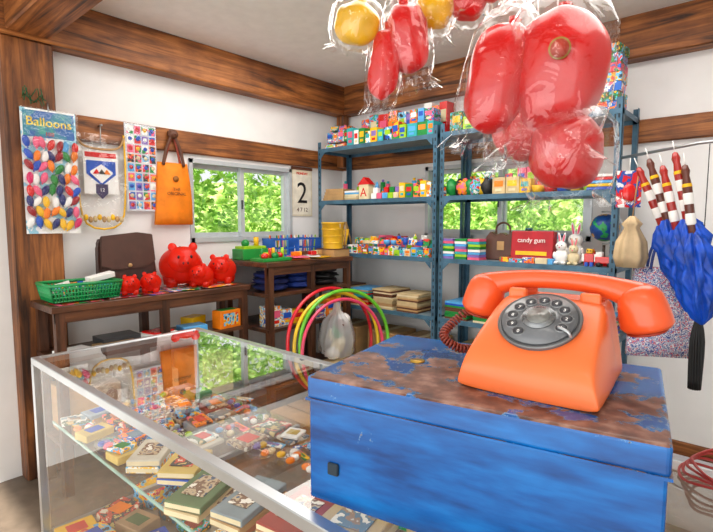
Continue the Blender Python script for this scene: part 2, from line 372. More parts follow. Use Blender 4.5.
def crowd(b,x0,x1,y,z,h,step=.055):
    x=x0+.02
    while x<x1-.01:
        k=random.randrange(6); s=random.uniform(.7,1.1); m=random.choice(SOL+PR[:6]); m2=random.choice(SOL); yy=y+random.uniform(0,.03); hh=h*s
        if k==0: b.cyl((x,yy,z+hh*.4),.02,hh*.8,m,seg=14,bev=.002); b.cyl((x,yy,z+hh*.86),.011,hh*.12,m2,seg=12)
        elif k==1: b.sph((x,yy,z+.024),(.024,.022,.024),m,seg=14); b.sph((x,yy,z+.058),.016,m2,seg=12); b.cyl((x,yy,z+.08),.012,.02,m,r2=.002,seg=10)
        elif k==2: b.box((x,yy,z+hh*.3),(.045,.035,hh*.6),m,rot=(0,0,random.uniform(-.4,.4)),bev=.004); b.box((x,yy-.02,z+hh*.35),(.03,.004,hh*.25),m2)
        elif k==3: b.cyl((x,yy,z+hh*.25),.022,hh*.5,m,r2=.026,seg=16); b.sph((x,yy,z+hh*.5),(.022,.022,.014),m2,seg=12)
        elif k==4: b.box((x,yy,z+.014),(.05,.06,.028),m,bev=.005,rot=(0,0,random.uniform(-.4,.4))); b.box((x,yy,z+.036),(.03,.035,.018),m2,bev=.004)
        else: b.box((x,yy+.01,z+hh*.45),(.05,.018,hh*.9),random.choice(PR+PV),rot=(-.12,0,random.uniform(-.2,.2)),bev=.001,seg=1)
        x+=step*random.uniform(.85,1.1)
# top shelves
b=B('boxed_toys'); z=2.07
packs(b,-3.0,-2.76,3.02,z,(.03,.05),(.1,.13),(.18,.22)); packs(b,-3.0,-2.76,3.04,z+.052,(.07,.1),(.05,.08),(.12,.16)); packs(b,-2.98,-2.8,3.06,z+.155,(.03,.04),(.08,.1),(.12,.14))
packs(b,-2.74,-2.15,3.01,z,(.09,.15),(.045,.08),(.08,.12)); packs(b,-2.72,-2.2,3.17,z,(.19,.26),(.07,.10),(.08,.12))
packs(b,-2.13,-1.9,3.0,z,(.09,.1),(.06,.09),(.1,.14),mats=[teal,green,sky]+PR[:4]); packs(b,-2.12,-1.92,3.02,z+.102,(.09,.1),(.05,.08),(.1,.12),mats=[teal,sky,blue]+PR[4:8]); packs(b,-2.12,-1.9,3.2,z,(.24,.28),(.06,.09),(.1,.12)); b.done()
b=B('boxed_toys'); packs(b,-1.78,-.88,3.02,z,(.08,.15),(.06,.12),(.1,.16)); packs(b,-1.78,-.9,3.2,z,(.20,.28),(.08,.12),(.1,.12))
for k in range(7): b.box((-.78+random.uniform(-.004,.004),3.10,z+.025+k*.052),(.12,.16,.05),random.choice(PR+[blue,white]),rot=(0,0,random.uniform(-.1,.1)),bev=.002,seg=1)
b.done()
# second shelves
z=1.63
b=B('paper_craft_packs'); 
for k in range(4): b.box((-2.9,3.10,z+.0125+k*.025),(.24-.02*k,.18,.024),random.choice([kraft,cream,tan]),rot=(0,0,.05*k))
for k in range(5): b.box((-2.69,3.08,z+.008+k*.015),(.14,.16,.014),random.choice([white,cream,sky,kraft]),rot=(0,0,random.uniform(-.1,.1)))
b.done()
b=B('wooden_alphabet_block'); b.box((-2.565,3.05,z+.06),(.10,.07,.12),cream,bev=.004); b.prism([(-.065,0),(.065,0),(0,.06)],.07,RED,TR((-2.565,3.085,z+.12))@Matrix.Rotation(pi/2,4,'X'))
b.text('A',.10,RED,TR((-2.565,3.014,z+.025))@BW); b.done()
b=B('toy_building_blocks')
for k,(m1) in enumerate([white,pink,sky,lime,cream]): 
    b.box((-2.47+.055*k,3.05,z+.024),(.05,.05,.048),m1,bev=.004,seg=1); 
    if k!=1: b.box((-2.465+.055*k,3.06,z+.07),(.045,.045,.044),[white,teal,RED,green,lilac][k],bev=.004,seg=1)
    if k==0: b.cyl((-2.46,3.06,z+.115),.02,.05,sky,r2=.004,seg=14)
b.done()
b=B('snack_boxes'); packs(b,-2.2,-1.92,3.0,z,(.08,.13),(.05,.08),(.1,.12),mats=[green,yellow,RED,lilac]+PR[:5]); b.done()
b=B('toy_assortment'); crowd(b,-3.0,-1.95,3.25,z,.20); crowd(b,-2.5,-2.2,3.14,z,.12); crowd(b,-1.78,-1.4,3.2,z,.18); crowd(b,-1.5,-.75,3.27,z,.14); crowd(b,-1.5,-1.2,3.16,z,.14); b.done()
b=B('candy_bags')
for k in range(7): b.sph((-1.77+.045*k,3.05+.02*(k%2),z+.055),(.042,.05,.062),[green,black,PR[2],green,PR[5],yellow,black][k],disp=.3,seg=14,rot=(0,0,k))
b.done()
b=B('snack_boxes'); packs(b,-1.45,-1.2,3.01,z,(.08,.11),(.06,.09),(.08,.10),mats=[yellow,PR[7],kraft]); 
packs(b,-1.33,-1.2,3.12,z,(.14,.18),(.05,.06),(.04,.05),mats=[pink,white]); b.done()
b=B('toy_boats')
for k in range(6):
    x=-1.16+.075*k; mm=[yellow,RED,blue,yellow,lime,white][k]
    b.loft([[(x-.03*a,3.01,z+.002+h),(x+.03*a,3.01,z+.002+h),(x+.034*a,3.09,z+.002+h),(x+.02*a,3.17,z+.002+h),(x-.02*a,3.17,z+.002+h),(x-.034*a,3.09,z+.002+h)] for a,h in ((.6,0),(1,.045))],mm)
    b.box((x,3.08,z+.06),(.028,.045,.032),SOL[(k*3)%12],bev=.003,seg=1)
b.done()
b=B('plastic_trays'); 
for k in range(5): b.box((-.79,3.08,z+.01+k*.018),(.15,.16,.016),[blue,yellow,sky,RED,white][k],rot=(0,0,.04*k),bev=.003,seg=1)
b.done()
# third shelves
z=1.19
b=B('crayon_boxes'); packs(b,-2.72,-1.92,2.995,z,(.045,.08),(.035,.065),(.08,.10)); packs(b,-2.75,-1.95,3.15,z,(.11,.16),(.05,.08),(.08,.12),mats=SOL+PR[:6]); b.done()
b=B('toy_assortment'); crowd(b,-2.7,-1.95,3.05,z+.082,.07); crowd(b,-1.5,-.75,3.28,z,.22); b.done()
b=B('wooden_easel'); 
for s_ in (-1,1): b.tube([(-2.84+.05*s_,3.03,z),(-2.84+.008*s_,3.10,z+.26)],.008,tan)
b.tube([(-2.84,3.2,z),(-2.84,3.11,z+.25)],.008,tan); b.box((-2.84,3.04,z+.06),(.13,.03,.01),tan); b.box((-2.84,3.07,z+.13),(.1,.008,.14),yellow,rot=(-.28,0,0)); b.done()
b=B('notebook_stacks')
for j,x in enumerate((-1.77,-1.67,-1.57)):
    for k in range(8): b.box((x,3.07,z+.009+k*.018),(.088,.14,.016),[lilac,teal,green,sky,pink,lime,white][(k*3+j*2)%7],rot=(0,0,random.uniform(-.06,.06)))
b.done()
def handbag():
    b=B('leather_handbag'); lm=paint((84,46,30),.4,coat=.2)
    prof=[(-.11,0),(-.125,.07),(-.115,.15),(-.075,.20),(-.04,.17),(0,.19),(.04,.17),(.075,.20),(.115,.15),(.125,.07),(.11,0)]
    b.prism(prof,.07,lm,TR((0,.035,0))@Matrix.Rotation(pi/2,4,'X'),bev=.008); b.tube([(-.05,0,.17),(-.045,0,.23),(0,0,.255),(.045,0,.23),(.05,0,.17)],.007,lm,spl=5); b.box((0,-.037,.1),(.05,.006,.06),tan,bev=.002,seg=1); b.done((-1.42,3.13,z))
handbag()
b=B('red_gift_box'); b.box((-1.20,3.10,z+.10),(.27,.07,.2),paint((180,16,34),.4),rot=(-.08,0,0),bev=.006); b.text('candy gum',.042,white,TR((-1.20,3.06,z+.13))@BW); b.box((-1.20,3.060,z+.06),(.2,.004,.025),yellow,rot=(-.08,0,0)); b.done()
b=B('boxed_sweets'); packs(b,-1.38,-1.04,2.992,z,(.025,.04),(.06,.09),(.05,.055),lab=False); b.done()
def bunny(x,y,s,m):
    b=B('rabbit_figurine'); b.sph((0,0,.05),(.042,.04,.052),m); b.sph((0,-.008,.118),(.034,.032,.032),m)
    for k in (-1,1):
        b.sph((.014*k,0,.17),(.009,.007,.036),m,rot=(0,.18*k,0)); b.sph((.014*k,-.006,.17),(.005,.004,.026),pink,rot=(0,.18*k,0)); b.sph((.012*k,-.037,.124),.004,black,seg=8); b.sph((.024*k,-.03,.012),(.014,.022,.012),m)
        b.sph((.036*k,-.022,.06),(.01,.012,.022),m)
    b.sph((0,-.042,.112),.005,pink,seg=8); b.sph((0,.042,.03),.014,white,seg=10)
    o=b.done((x,y,z)); o.scale=(s,s,s)
bunny(-1.01,3.06,.95,white); bunny(-.94,3.07,.8,cream); bunny(-.965,3.18,1.25,white)
def globe():
    b=B('desk_globe'); gm=printed([(24,110,54),(30,150,80),(20,70,140),(16,60,130),(220,170,60)],13); st=paint((60,40,30),.4)
    b.sph((0,0,.195),.082,gm,seg=28,rot=(.4,0,0)); b.cyl((0,0,.008),.055,.016,st,bev=.004); b.cyl((0,0,.05),.008,.08,st)
    pts=[(.096*math.sin(a),0,.195-.096*math.cos(a)) for a in [i*pi/10-.1 for i in range(0,12)]]; b.tube(pts,.005,alu); b.done((-.80,3.17,z+.03))
globe()
b=B('boxed_sweets'); b.box((-.80,3.17,z+.015),(.18,.16,.03),RED,bev=.003,seg=1); b.done()
def robot():
    b=B('toy_robot'); b.box((0,0,.05),(.05,.03,.05),RED,bev=.004); b.box((0,0,.09),(.032,.026,.026),yellow,bev=.003)
    for k in (-1,1):
        b.box((.014*k,0,.013),(.018,.028,.026),blue,bev=.002); b.box((.034*k,0,.05),(.014,.018,.045),white,bev=.002); b.sph((.008*k,-.014,.092),.004,black,seg=8)
    b.done((-.84,3.03,z)); 
robot()
b=B('toy_truck')
b.box((0,0,.04),(.10,.04,.04),RED,bev=.005); b.box((-.03,0,.072),(.035,.036,.03),white,bev=.004)
for dx in (-.03,.03):
    for dy in (-.02,.02): b.cyl((dx,dy,.014),.014,.01,black,rot=(pi/2,0,0),seg=14)
b.done((-.755,3.03,z))
# fourth shelves
z=.76
b=B('comic_book_stacks')
for j,x in enumerate((-2.83,-2.6,-2.36,-2.12)):
    for k in range(13-j%2): b.box((x+random.uniform(-.008,.008),3.13,z+.006+k*.012),(.19,.25,.011),random.choice([cream,kraft,tan]+( [teal,RED,sky,brown] if j<2 else [brown])),rot=(0,0,random.uniform(-.05,.05)))
for j,x in enumerate((-1.7,-1.48,-1.25,-1.0,-.8)):
    for k in range(9+j%3): b.box((x,3.13,z+.007+k*.014),(.18,.24,.013),random.choice([cream,blue,brown,green,RED,sky]),rot=(0,0,random.uniform(-.05,.05)))
b.done()
z=.32
b=B('cardboard_boxes')
for x in (-2.8,-2.4,-2.05,-1.6,-1.2,-.9): b.box((x,3.19,z+.12),(.28,.3,.24),random.choice([kraft,tan,cream]),bev=.003,seg=1); b.box((x,3.19,z+.2405),(.05,.3,.003),cream)
b.done()
# ------------------------------------------------------------------ low display table (left wall)
def table(name,x0,x1,y0,y1,zt,shelves,leg=.045,th=.035):
    b=B(name); b.slab(x0,x1,y0,y1,zt-th,zt,DW,bev=.003)
    for x in (x0+.01,x1-leg-.01):
        for y in (y0+.02,(y0+y1)/2-leg/2,y1-leg-.02): b.slab(x,x+leg,y,y+leg,0,zt-th,DWZ)
    b.slab(x1-.03,x1-.012,y0+.02,y1-.02,zt-th-.055,zt-th,DW)
    for s_ in shelves: b.slab(x0+.01,x1-.012,y0+.015,y1-.015,s_-.025,s_,DW)
    b.done()
table('display_table',-3.08,-2.74,.80,2.02,1.02,[.74,.3])
TZ=1.02
def basket():
    b=B('green_plastic_basket'); w,l,h=.22,.36,.085
    gm=paint((20,150,80),.4,coat=.2)
    b.slab(-w/2+.015,w/2-.015,-l/2+.015,l/2-.015,0,.004,gm)
    for k in range(5):
        f=.9+.1*k/4; zz=.003+h*k/4
        b.tube([(-w/2*f,-l/2*f,zz),(w/2*f,-l/2*f,zz),(w/2*f,l/2*f,zz),(-w/2*f,l/2*f,zz)],.005 if k<4 else .009,gm,seg=6,closed=True)
    for s_ in (-1,1):
        n=22
        for i in range(n+1):
            t=-1+2*i/n; b.tube([(s_*w/2*.9,t*l/2*.9,0),(s_*w/2,t*l/2,h)],.0045,gm,seg=5)
        for i in range(13):
            t=-1+2*i/12; b.tube([(t*w/2*.9,s_*l/2*.9,0),(t*w/2,s_*l/2,h)],.0045,gm,seg=5)
    for i in range(14): b.box((random.uniform(-.07,.07),random.uniform(-.12,.12),.045+random.uniform(0,.03)),(.05,.08,.02),random.choice(PR+SOL),rot=(random.uniform(-.3,.3),random.uniform(-.3,.3),random.uniform(0,3)),bev=.002,seg=1)
    b.box((.02,.10,.11),(.05,.15,.03),white,rot=(.15,.1,.2),bev=.004)
    b.done((-2.90,.995,TZ+.012))
b=B('comic_magazines')
for i,(x,y,r) in enumerate([(-2.86,.95,.1),(-2.90,1.20,1.5),(-2.84,1.42,.2),(-2.88,1.58,1.4),(-2.84,1.8,.1),(-2.90,1.68,.6)]):
    b.box((x,y,TZ+.001+.002*i),(.17,.23,.002),(PV+PR)[i],rot=(0,0,r))
b.done()
basket()
def pig(loc,s,rz,m=None,name='piggy_bank'):
    m=m or pigm; b=B(name)
    b.sph((0,0,.105),(.11,.135,.098),m,seg=28); b.sph((0,-.10,.14),(.078,.066,.070),m,seg=24); b.cyl((0,-.163,.13),.030,.025,m,r2=.036,rot=(pi/2,0,0),bev=.004)
    for k in (-1,1):
        b.sph((.011*k,-.176,.13),(.0045,.003,.007),paint((120,8,10),.5),seg=8)
        b.sph((.05*k,-.088,.205),(.022,.012,.024),m,rot=(-.3,.35*k,0),seg=14); b.sph((.03*k,-.158,.16),(.006,.004,.009),black,seg=8)
        b.cyl((.055*k,-.06,.025),.026,.05,m,r2=.034); b.cyl((.055*k,.065,.025),.026,.05,m,r2=.034)
    b.tube([(0,.13,.12),(.012,.15,.13),(0,.158,.142),(-.012,.15,.138)],.005,m,spl=4); b.box((0,.01,.2035),(.006,.04,.003),black)
    o=b.done(loc,(0,0,rz)); o.scale=(s,s,s); return o
def redplastic():
    m,nt,out=newmat('translucent_red_plastic'); p=N(nt,'ShaderNodeBsdfPrincipled')
    p.inputs['Base Color'].default_value=lin((238,44,24)); p.inputs['Roughness'].default_value=.34; p.inputs['Coat Weight'].default_value=.1
    tl=N(nt,'ShaderNodeBsdfTranslucent'); tl.inputs[0].default_value=lin((255,120,70)); mx=N(nt,'ShaderNodeMixShader'); mx.inputs[0].default_value=.5
    nt.links.new(p.outputs[0],mx.inputs[1]); nt.links.new(tl.outputs[0],mx.inputs[2]); nt.links.new(mx.outputs[0],out.inputs[0]); return m
pigm=redplastic()
z=TZ+.012
pig((-2.98,1.64,z),1.25,1.2); pig((-2.90,1.90,z),.88,.8)
pig((-2.83,1.235,z),.52,1.2); pig((-2.83,1.36,z),.55,1.0)
pig((-2.83,1.70,z),.68,.7)
def schoolbag():
    b=B('leather_school_satchel'); lm=paint((66,40,32),.42,coat=.1,var=.2)
    poly=[(-.165,0),(.165,0),(.175,.10),(.168,.28),(.150,.335),(.06,.35),(-.145,.33),(-.165,.28),(-.175,.10)]
    b.prism(poly,.07,lm,TR((0,.035,0))@Matrix.Rotation(pi/2,4,'X'),bev=.014)
    b.prism([(-.165,.15),(-.155,.33),(.06,.352),(.158,.338),(.165,.17),(.09,.13),(-.09,.125)],.014,paint((78,50,40),.4),TR((0,-.035,0))@Matrix.Rotation(pi/2,4,'X'),bev=.004)
    b.cyl((0,-.053,.15),.012,.008,tan,rot=(pi/2,0,0),seg=14)
    b.tube([(-.17,0,.10),(-.19,-.03,.0+.03),(-.12,-.07,.012),(.02,-.075,.012),(.10,-.06,.02),(.175,-.01,.10)],.008,lm,spl=6)
    b.done((-3.02,1.31,z),(rad(-6),0,pi/2))
schoolbag()
# under table
b=B('boxed_toys'); z=.74
b.box((-2.80,1.86,z+.06),(.09,.17,.12),orange,rot=(0,0,.1),bev=.003,seg=1); b.box((-2.754,1.865,z+.06),(.004,.12,.08),PR[3],rot=(0,0,.1)); b.box((-2.80,1.86,z+.121),(.07,.13,.002),green,rot=(0,0,.1))
b.box((-2.83,1.62,z+.025),(.12,.16,.05),sky,rot=(0,0,-.1),bev=.003,seg=1); b.box((-2.84,1.4,z+.02),(.14,.18,.04),white,rot=(0,0,.1),bev=.003,seg=1); b.box((-2.84,1.4,z+.045),(.12,.14,.01),RED,rot=(0,0,.2))
b.box((-2.95,1.70,z+.04),(.1,.14,.08),yellow,rot=(0,0,.4),bev=.003,seg=1); b.box((-2.95,1.2,z+.02),(.16,.22,.04),dgrey,bev=.003,seg=1); b.box((-2.83,1.15,z+.01),(.15,.22,.02),tan,bev=.002,seg=1); b.box((-2.84,.93,z+.012),(.14,.16,.024),white,rot=(0,0,.2),bev=.002,seg=1)
b.done()
b=B('cardboard_boxes'); 
for y,h in ((1.0,.25),(1.35,.24),(1.75,.28)): b.box((-2.92,y,.3+h/2),(.28,.28,h),random.choice([kraft,tan]),bev=.003,seg=1); b.box((-2.92,y,.3+h+.001),(.05,.28,.002),cream)
b.done()
# ------------------------------------------------------------------ taller wooden desk
table('wooden_shelf_desk',-3.18,-2.62,2.07,2.95,1.17,[.95,.70,.3])
DZ=1.17
b=B('folded_blue_fabric'); nav=paint((20,36,100),.8,var=.3,bump=.4)
for y,m in ((2.24,nav),(2.50,paint((20,54,140),.7,var=.3)),(2.76,black)):
    for k in range(3): b.sph((-2.8,y,.95+.028+k*.045),(.13,.12,.03),m,disp=.35,seg=20,rot=(0,0,k))
b.done()
b=B('assorted_toys'); z=.70
packs(b,0,.74,0,0,(.06,.16),(.08,.14),(.08,.12),mats=[yellow,brown,tan,orange,RED]+PR[:4]); b.done((-2.68,2.13,z),(0,0,pi/2))
gm=paint((36,150,64),.4)
b=B('green_toy_tray')
b.box((0,0,.012),(.15,.26,.024),gm,bev=.004)
for i in range(9): b.sph((random.uniform(-.05,.05),random.uniform(-.1,.1),.04),(.022,.03,.022),[yellow,green,lime,RED,green][i%5],seg=10,rot=(0,0,i))
for i in range(4): b.cyl((random.uniform(-.04,.04),-.1+.06*i,.06),.012,.07,[green,RED,yellow,lime][i],seg=10)
b.done((-2.76,2.22,DZ))
b=B('green_toy_tray'); b.box((0,0,.04),(.14,.24,.08),gm,bev=.006); b.box((0,0,.09),(.12,.2,.02),lime,bev=.004); b.cyl((0,.05,.13),.02,.07,yellow,seg=12); b.sph((0,-.05,.12),.03,green,seg=12); b.done((-3.0,2.22,DZ))
b=B('blue_pencil_rack'); bl=paint((24,96,196),.35)
b.box((0,0,.01),(.15,.5,.02),bl,bev=.003)
for y in (-.245,0,.245): b.box((0,y,.075),(.15,.01,.15),bl,bev=.002,seg=1)
for x in (-.07,.07): b.box((x,0,.145),(.012,.5,.014),bl); b.box((x,0,.075),(.008,.5,.01),bl)
for i in range(22): b.cyl((random.uniform(-.05,.05),-.22+.02*i,.09),.0055,.17,SOL[i%12],rot=(random.uniform(-.1,.1),random.uniform(-.15,.15),0),seg=6)
b.done((-2.98,2.62,DZ))
b=B('craft_paper_sheets')
for i,(x,y,m) in enumerate([(-2.74,2.44,orange),(-2.72,2.66,yellow),(-2.78,2.54,kraft),(-2.74,2.6,white),(-2.7,2.42,pink)]): b.box((x,y,DZ+.003+i*.005),(.12,.18,.005),m,rot=(0,0,.3*i))
for i in range(6): b.box((random.uniform(-2.8,-2.70),2.42+.055*i,DZ+.043),(.05,.05,.03),[orange,yellow,brown,RED,kraft,tan][i],rot=(0,0,i),bev=.003,seg=1)
b.done()
b=B('small_wooden_box'); b.box((0,0,.03),(.2,.18,.06),tan,bev=.004); b.box((0,0,.062),(.205,.185,.006),brown); b.done((-2.75,2.85,DZ))
b=B('yellow_tin_bucket'); ym=paint((236,186,40),.4)
b.lathe([(.080,0),(.090,.20),(.094,.202),(.094,.212),(.088,.212),(.077,.006),(0,.006)],ym); b.cyl((0,0,.003),.079,.006,ym)
for k in range(3): b.lathe([(.083+.004*k,.04+.055*k),(.089+.004*k,.045+.055*k),(.084+.004*k,.05+.055*k)],ym)
b.tube([(.09*math.cos(a),.09*math.sin(a)*.2-.01,.20-.12*math.sin(a)) for a in [i*pi/12 for i in range(13)]],.003,alu); b.done((-2.76,2.86,DZ+.065))
# ------------------------------------------------------------------ hoops on a crate
b=B('wooden_crate'); 
for k in range(6): b.slab(-2.55,-2.08,2.02+.15*k,2.15+.15*k,.15,.17,tan)
for x in (-2.54,-2.1): b.slab(x,x+.03,2.02,2.9,0,.15,tan); 
for y in (2.03,2.86): b.slab(-2.51,-2.1,y,y+.02,.02,.14,tan)
b.done()
def hoop(y,x,col,r,tilt,rz,r2=.011):
    b=B('hula_hoop'); n=72; m=paint(col,.3,coat=.4)
    b.tube([(r*math.cos(2*pi*i/n),0,r*math.sin(2*pi*i/n)+r+r2) for i in range(n)],r2,m,seg=10,closed=True)
    b.done((x,y,.17),(tilt,0,rz))
hoop(2.54,-2.42,(226,30,50),.39,rad(-7),rad(82),.013); hoop(2.54,-2.36,(240,200,40),.375,rad(-7),rad(79),.013); hoop(2.57,-2.31,(110,204,50),.385,rad(-7),rad(76),.014); hoop(2.50,-2.26,(236,70,110),.36,rad(-7),rad(80),.012)
b=B('plastic_carrier_bag')
b.lathe([(.02,.42),(.03,.36),(.1,.28),(.13,.15),(.12,.04),(.03,0)],clear('milky_polythene',rough=.2,haze=.4,bump=.8,bscale=14),seg=40,f=lambda a,t:1+.14*math.sin(5*a+3*t)+.08*math.sin(11*a))
for i in range(7): b.sph((random.uniform(-.05,.05),random.uniform(-.05,.05),.05+.04*i),.05,random.choice([white,brown,cream,green,white]),disp=.3,seg=12)
b.done((-2.44,2.57,.44))
b=B('paper_sack'); b.lathe([(.1,0),(.15,.02),(.16,.14),(.13,.25),(.03,.268)],kraft,seg=30,f=lambda a,t:1+.08*math.sin(4*a)+.05*math.sin(9*a),caps=True); b.done((-2.40,2.57,.17))
# ------------------------------------------------------------------ left wall hangings
b=B('balloon_display_card',LW); y0,y1,z0,z1=.805,1.075,1.385,2.06; o=.125
b.slab(y0,y1,z0,z1,o-.006,o-.002,printed([(236,236,230),(250,250,250),(150,206,226),(240,240,240)],9)); b.slab(y0+.01,y1-.01,z1-.15,z1-.01,o-.003,o+.0,printed([(16,96,170),(30,130,160),(60,160,150)],12))
b.text('Balloons',.066,paint((255,216,20),.4),TR(((y0+y1)/2,z1-.09,o+.001)),ext=.003); b.text('100',.03,RED,TR(((y0+y1)/2,z1-.14,o+.001)))
bc=[RED,yellow,blue,green,pink,orange,white,sky,paint((220,16,100),.3),paint((20,40,110),.3),paint((150,16,30),.3)]
for r in range(8):
    for c in range(7):
        yy=y0+.022+c*.038+random.uniform(-.008,.008); zz=z1-.185-r*.062+random.uniform(-.01,.01); a=random.uniform(-.7,.7)
        m=random.choice(bc); b.sph((yy,zz,o+.012),(.018,.032,.011),m,rot=(0,0,a),seg=12); b.cyl((yy+.03*math.sin(a),zz-.03*math.cos(a),o+.01),.004,.016,m,rot=(pi/2,0,a),seg=8)
b.slab(y0-.004,y1+.004,z0,z1,o+.026,o+.0265,clear('card_film',rough=.05,haze=.01,bump=.15,boost=.6))
b.tube([(.94,z1-.01,o),(.94,z1+.04,.118)],.003,alu); b.done()
b=B('green_garland',LW)
for i in range(26):
    t=i/25; b.tube([(.82+.10*t,2.11+.02*math.sin(9*t),.12),(.82+.10*t+random.uniform(-.03,.03),2.11+random.uniform(-.04,.06),.14)],.0025,paint((30,90,50),.6),seg=4)
b.done()
# plastic bag with badge
b=B('pennant_gift_bag',LW); yy=1.235; zb=1.42
b.sheet(.29,.56,poly,TR((yy,zb+.28,.055)),amp=.03,fr=5,seed=3); b.sheet(.29,.56,poly,TR((yy,zb+.28,.040)),amp=.01,fr=4,seed=8)
b.slab(yy-.10,yy+.10,zb+.20,zb+.46,.038,.042,white); b.prism([(-.085,.06),(.085,.06),(.085,-.02),(0,-.09),(-.085,-.02)],.003,blue,TR((yy,zb+.34,.042))); b.prism([(-.065,.0),(0,.045),(.065,0),(.065,-.01),(0,-.07),(-.065,-.01)],.003,white,TR((yy,zb+.335,.0455)))
for k in (-1,0,1): b.prism([(-.022,0),(.022,0),(0,.03)],.002,[RED,black,orange][k+1],TR((yy+.03*k,zb+.32,.049)))
b.slab(yy-.09,yy+.09,zb+.42,zb+.45,.042,.044,RED)
b.prism([(-.035,0),(.035,0),(.035,-.055),(0,-.09),(-.035,-.055)],.003,paint((60,50,90),.5),TR((yy,zb+.26,.043))); b.text('12',.03,white,TR((yy,zb+.215,.047)))
b.tube([(yy-.145,zb+.56,.05),(yy-.09,zb+.48,.05),(yy+.09,zb+.48,.05),(yy+.145,zb+.56,.05)],.007,tan,spl=6); b.tube([(yy-.14,zb+.57,.05),(yy-.14,zb+.3,.05),(yy-.1,zb+.02,.05),(yy+.1,zb+.02,.05),(yy+.14,zb+.3,.05),(yy+.14,zb+.57,.05)],.006,yellow,spl=4)
for k in range(10): b.sph((yy-.13+.026*k,zb+.05+.008*math.sin(k*2),.055),(.014,.02,.01),[kraft,yellow,tan][k%3],seg=8)
b.cyl((yy,zb+.61,.055),.006,.05,alu,seg=10); b.tube([(yy,zb+.61,.06),(yy,zb+.5,.05)],.003,alu); b.done()
b=B('sticker_sheet',LW); y0,y1,z0,z1=1.385,1.59,1.52,2.075
b.slab(y0,y1,z0,z1,.037,.040,paint((214,216,222),.4))
for r in range(9):
    for c in range(4):
        ya=y0+.014+c*.048; za=z0+.012+r*.06
        b.slab(ya,ya+.04,za,za+.05,.040,.0415,random.choice([PV[0],PV[1],PR[2],PR[9],sky,lilac,pink,white])); b.cyl((ya+.02,za+.028,.042),.013,.002,random.choice([white,yellow,RED,blue,cream]),seg=14)
b.slab(y0,y1,z0,z1,.044,.0445,clear('sheet_film',rough=.1,haze=.02,bump=.2,boost=.7)); b.done()
b=B('orange_tote_bag',LW); yy=1.70
om=paint((250,136,10),.7,var=.12,bump=.2)
b.loft([[(yy-.14+.03*t,1.43+.42*t,.038),(yy+.14-.03*t,1.43+.42*t,.038),(yy+.135-.03*t,1.43+.42*t,.05+.02*math.sin(pi*t)),(yy,1.43+.42*t,.055+.03*math.sin(pi*t)),(yy-.135+.03*t,1.43+.42*t,.05+.02*math.sin(pi*t))] for t in [i/8 for i in range(9)]],om)
for s_ in (-1,1): b.tube([(yy+s_*.075,1.83,.06),(yy+s_*.05,1.94,.06),(yy+s_*.012,2.03,.06)],.011,brown,spl=5); b.tube([(yy+s_*.06,1.84,.04),(yy+s_*.03,1.96,.05),(yy,2.05,.055)],.009,paint((150,60,40),.6),spl=5)
b.sph((yy,2.04,.06),(.035,.03,.025),brown,disp=.3); b.text('THE\nORIGINAL',.03,paint((120,70,20),.6),TR((yy,1.66,.09))); b.cyl((yy,1.74,.083),.02,.01,paint((150,90,20),.6),seg=16); b.done()
b=B('wall_calendar',LW); b.slab(2.80,3.04,1.50,1.92,.002,.008,paint((226,216,190),.7)); b.slab(2.815,3.025,1.515,1.86,.008,.010,paint((240,234,216),.7)); b.text('2',.26,black,TR((2.92,1.615,.011))); b.text('MONDAY',.03,RED,TR((2.92,1.86,.012))); b.text('4 7 12',.05,brown,TR((2.92,1.54,.011)))
b.slab(2.80,3.04,1.90,1.925,.002,.014,brown); b.done()
b=B('power_socket',TR((0,0,0))@LW); b.box((.88,.63,.125),(.05,.085,.03),white,bev=.006)
for zz in (.612,.648): b.cyl((.88,zz,.142),.014,.004,dgrey,seg=16)
b.tube([(.88,.59,.13),(.9,.4,.14),(.86,.2,.13),(.88,.01,.14)],.004,dgrey,spl=6); b.done()
# ------------------------------------------------------------------ glass showcase counter
CX0,CX1,CY0,CY1,CZ=-1.86,.42,.475,1.095,1.0; DK=.36
b=B('glass_display_counter'); t=.024
for y in (CY0,CY1-t): 
    b.slab(CX0,CX1,y,y+t,CZ-t,CZ,alu,bev=.002); b.slab(CX0,CX1,y,y+t,DK,DK+t,alu)
for x in (CX0,CX1-t):
    b.slab(x,x+t,CY0+t,CY1-t,CZ-t,CZ,alu,bev=.002); b.slab(x,x+t,CY0+t,CY1-t,DK,DK+t,alu)
    for y in (CY0,CY1-t): b.slab(x,x+t,y,y+t,0,CZ-t,alu)
zt=CZ-.003
b.quad([(CX0+t,CY0+t,zt),(CX1-t,CY0+t,zt),(CX1-t,CY1-t,zt),(CX0+t,CY1-t,zt)],glass)
for y in (CY0+.01,CY1-.01): b.quad([(CX0+t,y,DK+t),(CX1-t,y,DK+t),(CX1-t,y,CZ-t),(CX0+t,y,CZ-t)],wglass)
b.quad([(CX0+.01,CY0+t,DK+t),(CX0+.01,CY1-t,DK+t),(CX0+.01,CY1-t,CZ-t),(CX0+.01,CY0+t,CZ-t)],wglass)
b.quad([(CX0+t,CY0+.05,.77),(CX1-t,CY0+.05,.77),(CX1-t,CY1-.03,.77),(CX0+t,CY1-.03,.77)],wglass); b.slab(CX0+t,CX1-t,CY0+.046,CY0+.05,.764,.772,paint((150,190,180),.1))
for x in (-1.2,-.5,.1):
    b.slab(x,x+.012,CY0+.05,CY1-.03,.755,.767,alu)
b.slab(CX0+.01,CX1-.01,CY0+.01,CY1-.01,.08,DK,paint((200,190,176),.5)); b.slab(CX0+.01,CX1-.01,CY0+.01,CY1-.01,DK+.002,DK+.014,paint((150,140,124),.5))
b.done()
MUT=[paint(c,.5) for c in ((206,200,184),(130,144,150),(176,146,110),(90,120,140),(190,110,76),(204,176,96),(90,116,76),(160,176,190),(150,50,40))]
